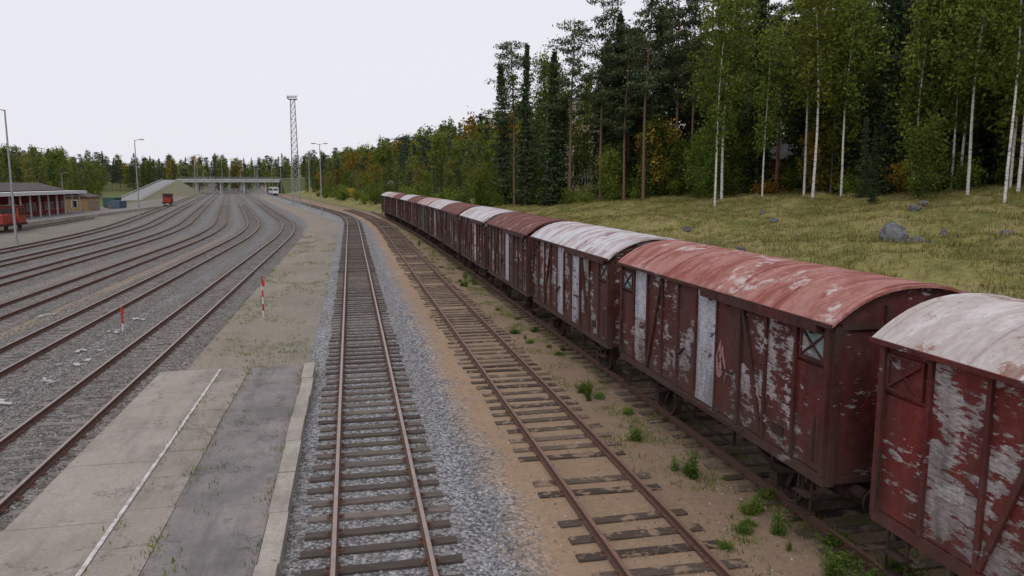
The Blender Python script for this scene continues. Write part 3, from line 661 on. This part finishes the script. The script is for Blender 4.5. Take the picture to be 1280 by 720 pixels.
W=[(6.85,17.3,.75),(7.15,14.7,.95),(6.95,15.2,.6),(7.5,11.9,.8),(7.65,12.9,.7),(7.9,10.6,.9),(7.4,10.1,.7),(8.3,11.3,1.),(8.2,13.4,.8),(7.75,9.6,.9),(8.4,9.9,1.),(7.1,9.4,.6),(-6.3,14,.3),(6.3,11.6,.45)]
for i in range(90):
    Y=9+random.random()**1.3*75; 
    if mn.noise(Vector((1,Y*.35,2)))+random.uniform(-.35,.35)<0: continue
    W.append((random.gauss(7.35,.45)-max(Y-60,0)**2/3200,Y,random.uniform(.2,.8)))
for x,y,s in W: place('weed_plant',random.choice(WD),(x,y,0),random.uniform(0,6),s,None,s*random.uniform(.6,1.1))
# ------------------------------------------------------------------ rocks
M_rk=simple('boulder_grey',(.17,.17,.175),.2,2.,.9,.2,(.06,.06,.065))
import bmesh
def rock(X,Y,s):
    bm=bmesh.new(); bmesh.ops.create_icosphere(bm,subdivisions=3,radius=1)
    off=random.random()*50
    for q in bm.verts:
        n=mn.cell(q.co*1.4+Vector((off,0,0)))*.2+mn.noise(q.co*1.1+Vector((off,0,0)))*.45+mn.noise(q.co*3+Vector((0,off,0)))*.15; q.co*=.9+n; q.co.z*=.85
    me=bpy.data.meshes.new('rock'); bm.to_mesh(me); bm.free(); me.materials.append(M_rk)
    place('boulder',me,(X,Y,hgt(X,Y)+.35*s),random.random()*6,s)
for X,Y,s in[(29.6,37,.85),(31.2,37.2,.45),(32.4,37.6,.28),(36,40.5,.3),(23,42,.3),(37,37,.3),(33,55,.35),(27,58,.3),(40,48,.4),(21,45,.25),(44,52,.35),(36,62,.3),(25,50,.2),(30,47,.22)]: rock(X,Y,s)
# ------------------------------------------------------------------ marker posts
M_w=simple('white_paint',(.7,.7,.68),.4,4); M_r=simple('red_paint',(.5,.05,.04),.4,4); M_gal=simple('galvanised_steel',(.33,.34,.35),.3,3,.5,.5)
def marker(X,Y,h):
    b=MB(); n=6
    for i in range(n): b.cyl((0,0,h*i/n),(0,0,h*(i+1)/n),.04,.04,10,i%2 if h>1.4 else (1 if i>1 else 0),True)
    b.cyl((0,0,h),(0,0,h+.04),.045,.02,10,1); b.box(-.02,.12,-.06,-.05,h*.76,h*.9,1)
    b.build('marker_post',[M_w,M_r],(X,Y,0))
marker(-4.2,37.5,2.0); marker(-9.8,35.2,1.05)
# ------------------------------------------------------------------ lamps
M_lg=simple('lamp_glass',(.6,.6,.55))
def lamp(X,Y,h,arms=(1,)):
    b=MB(); b.cyl((0,0,0),(0,0,h),.13,.07,10,0); b.cyl((0,0,0),(0,0,.4),.2,.2,10,0)
    for s in arms:
        b.cyl((0,0,h-.1),(s*.9,0,h+.1),.05,.04,8,0); b.obox((s*1.2,0,h+.1),(.8,.34,.16),0,0); b.obox((s*1.2,0,h+.01),(.6,.26,.03),0,1)
    b.build('street_lamp',[M_gal,M_lg],(X,Y,hgt(X,Y)))
lamp(-34.3,88.5,13.8,(-1,)); lamp(-37.6,150,14); lamp(-42.5,230,14); lamp(-5.6,158,14,(-1,1)); lamp(-9.5,192,14,(1,)); lamp(-46,300,14);lamp(-30,270,14);lamp(-38,330,14);lamp(-52,360,14);lamp(-44,390,13);lamp(-58,440,13);lamp(-90,190,8);lamp(-80,240,9);lamp(-26,310,13);lamp(-34,360,13);lamp(-60,330,13);lamp(-70,400,12)
b=MB(); H=30.5; w0=1.15; w1=.6
cr=[(-1,-1),(1,-1),(1,1),(-1,1)]
def cp(k,t): w=lerp(w0,w1,t); return Vector((cr[k%4][0]*w,cr[k%4][1]*w,t*H))
n=16
for i in range(n):
    for k in range(4):
        b.bar(cp(k,i/n),cp(k,(i+1)/n),.17,.17,0); b.bar(cp(k,i/n),cp(k+1,(i+1)/n),.09,.09,0); b.bar(cp(k+1,i/n),cp(k,(i+1)/n),.09,.09,0); b.bar(cp(k,i/n),cp(k+1,i/n),.07,.07,0)
b.box(-1.3,1.3,-1.3,1.3,H,H+.1,0)
for q in(-1.25,1.25): b.box(q-.03,q+.03,-1.25,1.25,H+1.0,H+1.06,0); b.box(-1.2,1.2,q-.03,q+.03,H+1.,H+1.06,0)
for k in range(4): b.bar((cr[k][0]*1.25,cr[k][1]*1.25,H),(cr[k][0]*1.25,cr[k][1]*1.25,H+1.1),.06,.06,0)
for q in(-.9,-.3,.3,.9): b.obox((q,-1.4,H+.55),(.45,.3,.5),0,1,.5,.3); b.obox((-1.4,q,H+.55),(.3,.45,.5),0,1)
b.build('floodlight_mast',[M_gal,simple('floodlight_grey',(.5,.5,.5))],(-15.6,236,0))
# ------------------------------------------------------------------ station, sheds
M_redw=simple('station_red_wood',(.24,.03,.025),.4,2); M_dk=simple('dark_glass',(.02,.022,.025),.3,2,.2,.5); M_rf=simple('dark_roof',(.09,.07,.065),.3,1.5); M_yel=simple('ochre_wood',(.34,.23,.11),.3,2)
def house(name,X,Y,wx,wy,h,rh,mw,mr,rz=0,floors=1,base=None,win=2.2):
    b=MB(); b.box(-wx/2,wx/2,-wy/2,wy/2,-1.,h,0); o=.4
    vs=[(-wx/2-o,-wy/2-o,h-.1),(wx/2+o,-wy/2-o,h-.1),(wx/2+o,wy/2+o,h-.1),(-wx/2-o,wy/2+o,h-.1),(0,-wy/2-o,h+rh),(0,wy/2+o,h+rh)]
    b.add(vs,[(0,4,5,3),(1,2,5,4),(0,1,4),(2,3,5),(0,3,2,1)],1)
    for f in range(floors):
        z=f*h/floors+.9
        for sx in(-1,1):
            n=max(1,int(wy/win))
            for i in range(n):
                yc=-wy/2+(i+.5)*wy/n; door=(f==0 and i==n//2)
                z0,z1=(0.05,2.1) if door else (z,z+1.3); x0,x1=sorted((sx*wx/2,sx*(wx/2+.04))); b.box(x0,x1,yc-.5,yc+.5,z0,z1,2)
                x0,x1=sorted((sx*wx/2,sx*(wx/2+.07)))
                b.box(x0,x1,yc-.6,yc-.5,z0-.1,z1+.1,3);b.box(x0,x1,yc+.5,yc+.6,z0-.1,z1+.1,3);b.box(x0,x1,yc-.5,yc+.5,z1,z1+.1,3);b.box(x0,x1,yc-.03,yc+.03,z0,z1,3)
        n=max(1,int(wx/win))
        for sy in(-1,1):
            for i in range(n):
                xc=-wx/2+(i+.5)*wx/n; y0,y1=sorted((sy*wy/2,sy*(wy/2+.04))); b.box(xc-.5,xc+.5,y0,y1,z,z+1.3,2); y0,y1=sorted((sy*wy/2,sy*(wy/2+.07)))
                b.box(xc-.6,xc-.5,y0,y1,z-.1,z+1.4,3);b.box(xc+.5,xc+.6,y0,y1,z-.1,z+1.4,3);b.box(xc-.5,xc+.5,y0,y1,z+1.3,z+1.4,3)
    b.box(.5,1.1,-wy/4-.3,-wy/4+.3,h,h+rh+.7,1)
    b.build(name,[mw,mr,M_dk,M_w],(X,Y,base if base is not None else hgt(X,Y)),rz)
house('station_building',-60,145,9,44,4.6,1.3,M_redw,M_rf,0,1,.5,2.6)
b=MB(); b.box(-55.4,-51.6,122,168,4.3,4.85,0)
for y in range(123,168,4): b.box(-52.9,-52.7,y-.1,y+.1,.5,4.3,0); b.box(-55.4,-52.9,y-.08,y+.08,4.0,4.28,1)
b.build('platform_canopy',[M_w,M_redw])
b=MB(); b.box(-64,-47,60,205,-.1,.5,0); b.box(-47,-46.7,60,205,-.1,.6,1); b.build('station_platform',[conc('platform_paving',(.18,.175,.17),(.26,.25,.24),False),M_kerb])
b=MB()
for y in range(70,200,9):
    b.box(-53.1,-52.9,y-.9,y+.9,.9,1.0,0); 
    for q in(-.7,.7): b.box(-53.05,-52.95,y+q-.04,y+q+.04,.5,.9,0)
b.build('platform_benches',[M_yel])
house('ochre_shed',-56,178,5,8,3.0,.7,M_yel,M_rf,0,1,.5,3)
def container(X,Y,m,name,w=2.5,l=6,h=2.3):
    b=MB(); b.box(-w/2,w/2,-l/2,l/2,.15,h,0)
    for i in range(20):
        y=-l/2+.15+i*(l-.3)/19; b.box(w/2,w/2+.03,y-.05,y+.05,.25,h-.1,0); b.box(-w/2-.03,-w/2,y-.05,y+.05,.25,h-.1,0)
    b.box(-w/2-.05,w/2+.05,-l/2-.05,l/2+.05,h,h+.08,0)
    for q in(-1,1): b.box(q*.9-.1,q*.9+.1,-l/2,l/2,0,.15,1)
    b.build(name,[m,M_dk],(X,Y,hgt(X,Y)+(.5 if X<-47 and Y<205 else 0)))
container(-53,193,simple('blue_grey_paint',(.1,.14,.19)),'shipping_container',2.4,6,1.6); container(-56,200,simple('green_paint',(.06,.12,.1)),'shipping_container')
container(0.6,262,simple('yellow_paint',(.55,.33,.04)),'storage_hut',3,5,2.6); container(5,240,simple('pale_paint',(.4,.38,.33)),'storage_hut',2.5,5,2.2)
M_tr=simple('tractor_red',(.35,.05,.035))
def tractor(X,Y,rz=0):
    b=MB(); b.box(-1.2,1.2,-3.4,3.4,.9,1.2,1); b.box(-.9,.9,-3.2,.6,1.2,2.3,0); b.box(-1.25,1.25,.6,2.8,1.2,3.3,0); b.box(-1.35,1.35,.45,2.95,3.3,3.42,1)
    for s in(-1,1):
        for a,c in((.75,1.6),(1.8,2.6)): x0,x1=sorted((s*1.25,s*1.28)); b.box(x0,x1,a,c,2.2,3.1,2)
        for y in(-2.2,1.9): b.cyl((s*.72,y,.75),(s*.86,y,.75),.5,.5,16,1)
    b.box(-1,1,.57,.6,2.4,3.1,2); b.cyl((.3,-1.5,2.3),(.3,-1.5,3.1),.07,.07,8,1)
    b.build('shunting_tractor',[M_tr,UND,M_dk],(X,Y,0),rz)
tractor(-31.4-bend(222,80),222,.145); tractor(-43.6,110)
house('yellow_apartment_house',46,148,9,11,17,1.2,simple('yellow_render',(.55,.49,.32),.3,1),M_rf,.3,6)
house('grey_cottage',56,128,5,7,2.6,1.4,simple('grey_wood',(.3,.31,.33)),simple('light_roof',(.35,.36,.38)),.5)
house('red_cottage',66,104,6,9,3.,2.2,M_redw,simple('grey_roof',(.28,.27,.27)),.4)
house('white_roof_house',15,265,8,14,3.,1.2,simple('pale_wall',(.4,.38,.35)),simple('white_sheet_roof',(.6,.62,.65)),.1)
# ------------------------------------------------------------------ bridge, ramp, train
M_bc=simple('bridge_concrete',(.5,.5,.49),.3,.4)
b=MB(); b.box(-30,26,-5,5,6.6,8.0,0); b.box(-30,26,-5.2,-5.0,7.7,8.6,0); b.box(-30,26,5.0,5.2,7.7,8.6,0)
for x in(-20,-7,6,18):
    for y in(-3,3): b.cyl((x,y,0),(x,y,6.6),.5,.5,12,0)
    b.box(x-.7,x+.7,-4.5,4.5,6.1,6.6,0)
for s in(-5.1,5.1):
    for i in range(29): b.box(-30+i*2-.04,-30+i*2+.04,s-.04,s+.04,8.6,9.5,1)
    b.box(-30,26,s-.04,s+.04,9.5,9.6,1)
b.build('road_bridge',[M_bc,M_gal],(-66,472,0))
def wedge(b,P0,P1,w,h0,h1,sl=1.6):
    P0=Vector(P0);P1=Vector(P1);d=(P1-P0).normalized();n=Vector((-d.y,d.x,0)); vs=[]
    for P,h in((P0,h0),(P1,h1)):
        for o,z in((-w/2-h*sl,-.2),(-w/2,h),(w/2,h),(w/2+h*sl,-.2)): q=P+n*o; vs.append((q.x,q.y,z))
    b.add(vs,[(0,1,5,4),(2,3,7,6),(0,3,2,1),(4,5,6,7)],0); b.add(vs,[(1,2,6,5)],1)
    for o in(-w/2+.1,w/2-.1):
        a=P0+n*o;c=P1+n*o; b.bar((a.x,a.y,h0+.6),(c.x,c.y,h1+.6),.1,.3,2)
        for i in range(20): q=a.lerp(c,i/19); z=lerp(h0,h1,i/19); b.bar((q.x,q.y,z),(q.x,q.y,z+.7),.1,.1,2)
b=MB(); wedge(b,(-76,290,0),(-97,455,0),8,.2,7.9)
b.build('road_ramp',[simple('embankment_grass',(.2,.2,.11),.3,.5),simple('road_asphalt',(.3,.3,.3),.3,1),M_bc])
b=MB(); wedge(b,(-40,472,0),(40,490,0),9,8,12); b.build('road_embankment',[simple('embankment_grass2',(.09,.11,.04),.3,.5),simple('road_asphalt2',(.06,.06,.06)),M_gal])
b=MB(); b.box(-1.5,1.5,0,40,1.,3.7,0)
b.add([(-1.5,0,1.),(1.5,0,1.),(1.5,0,3.7),(-1.5,0,3.7),(-1.3,-1.4,1.),(1.3,-1.4,1.),(1.2,-.7,3.6),(-1.2,-.7,3.6)],[(4,5,6,7),(0,4,7,3),(1,2,6,5),(3,7,6,2),(0,1,5,4)],0)
b.add([(-1.05,-1.06,2.3),(1.05,-1.06,2.3),(1.0,-.79,3.3),(-1.,-.79,3.3)],[(0,1,2,3)],1)
for s in(-1,1):
    x0,x1=sorted((s*1.5,s*1.53))
    for i in range(16): b.box(x0,x1,1+i*2.4,2.9+i*2.4,2.2,3.2,1)
b.box(-1.3,1.3,0,40,.3,1.,1); b.box(-1.2,1.2,1,39,3.7,4.,2)
b.build('passenger_train',[simple('train_white',(.65,.67,.7),.4,1),M_dk,M_gal],(T1X-bend(390,118),390,.2),.144)
# ------------------------------------------------------------------ world, sun, camera
w=bpy.data.worlds.new('World'); scene.world=w; w.use_nodes=True; nt=w.node_tree; bg=nt.nodes['Background']
sky=nt.nodes.new('ShaderNodeTexSky'); sky.sky_type='NISHITA'; sky.sun_disc=False; sky.sun_elevation=math.radians(48); sky.sun_rotation=math.radians(200); sky.dust_density=4
mx=nt.nodes.new('ShaderNodeMix'); mx.data_type='RGBA'; mx.inputs[0].default_value=.94; nt.links.new(sky.outputs[0],mx.inputs[6]); mx.inputs[7].default_value=(8.6,8.55,9.25,1)
nt.links.new(mx.outputs[2],bg.inputs[0]); bg.inputs[1].default_value=.1
sl=bpy.data.lights.new('sun','SUN'); sl.energy=1.0; sl.angle=math.radians(30); sl.color=(1,.97,.93); so=bpy.data.objects.new('sun',sl); scene.collection.objects.link(so)
el=math.radians(48); az=math.radians(200); sd=Vector((math.sin(az)*math.cos(el),math.cos(az)*math.cos(el),math.sin(el))); so.rotation_euler=sd.to_track_quat('Z','Y').to_euler()
cam=bpy.data.cameras.new('camera'); co=bpy.data.objects.new('camera',cam); scene.collection.objects.link(co); scene.camera=co
cam.sensor_width=36; cam.lens=26.7; cam.clip_end=4000; cam.clip_start=.1
co.location=(0,0,6.4); co.rotation_euler=(math.radians(90-7.9),0,math.radians(-11.97))
scene.view_settings.view_transform='Standard'; scene.view_settings.look='None'; scene.view_settings.exposure=0
print('trees',cnt)
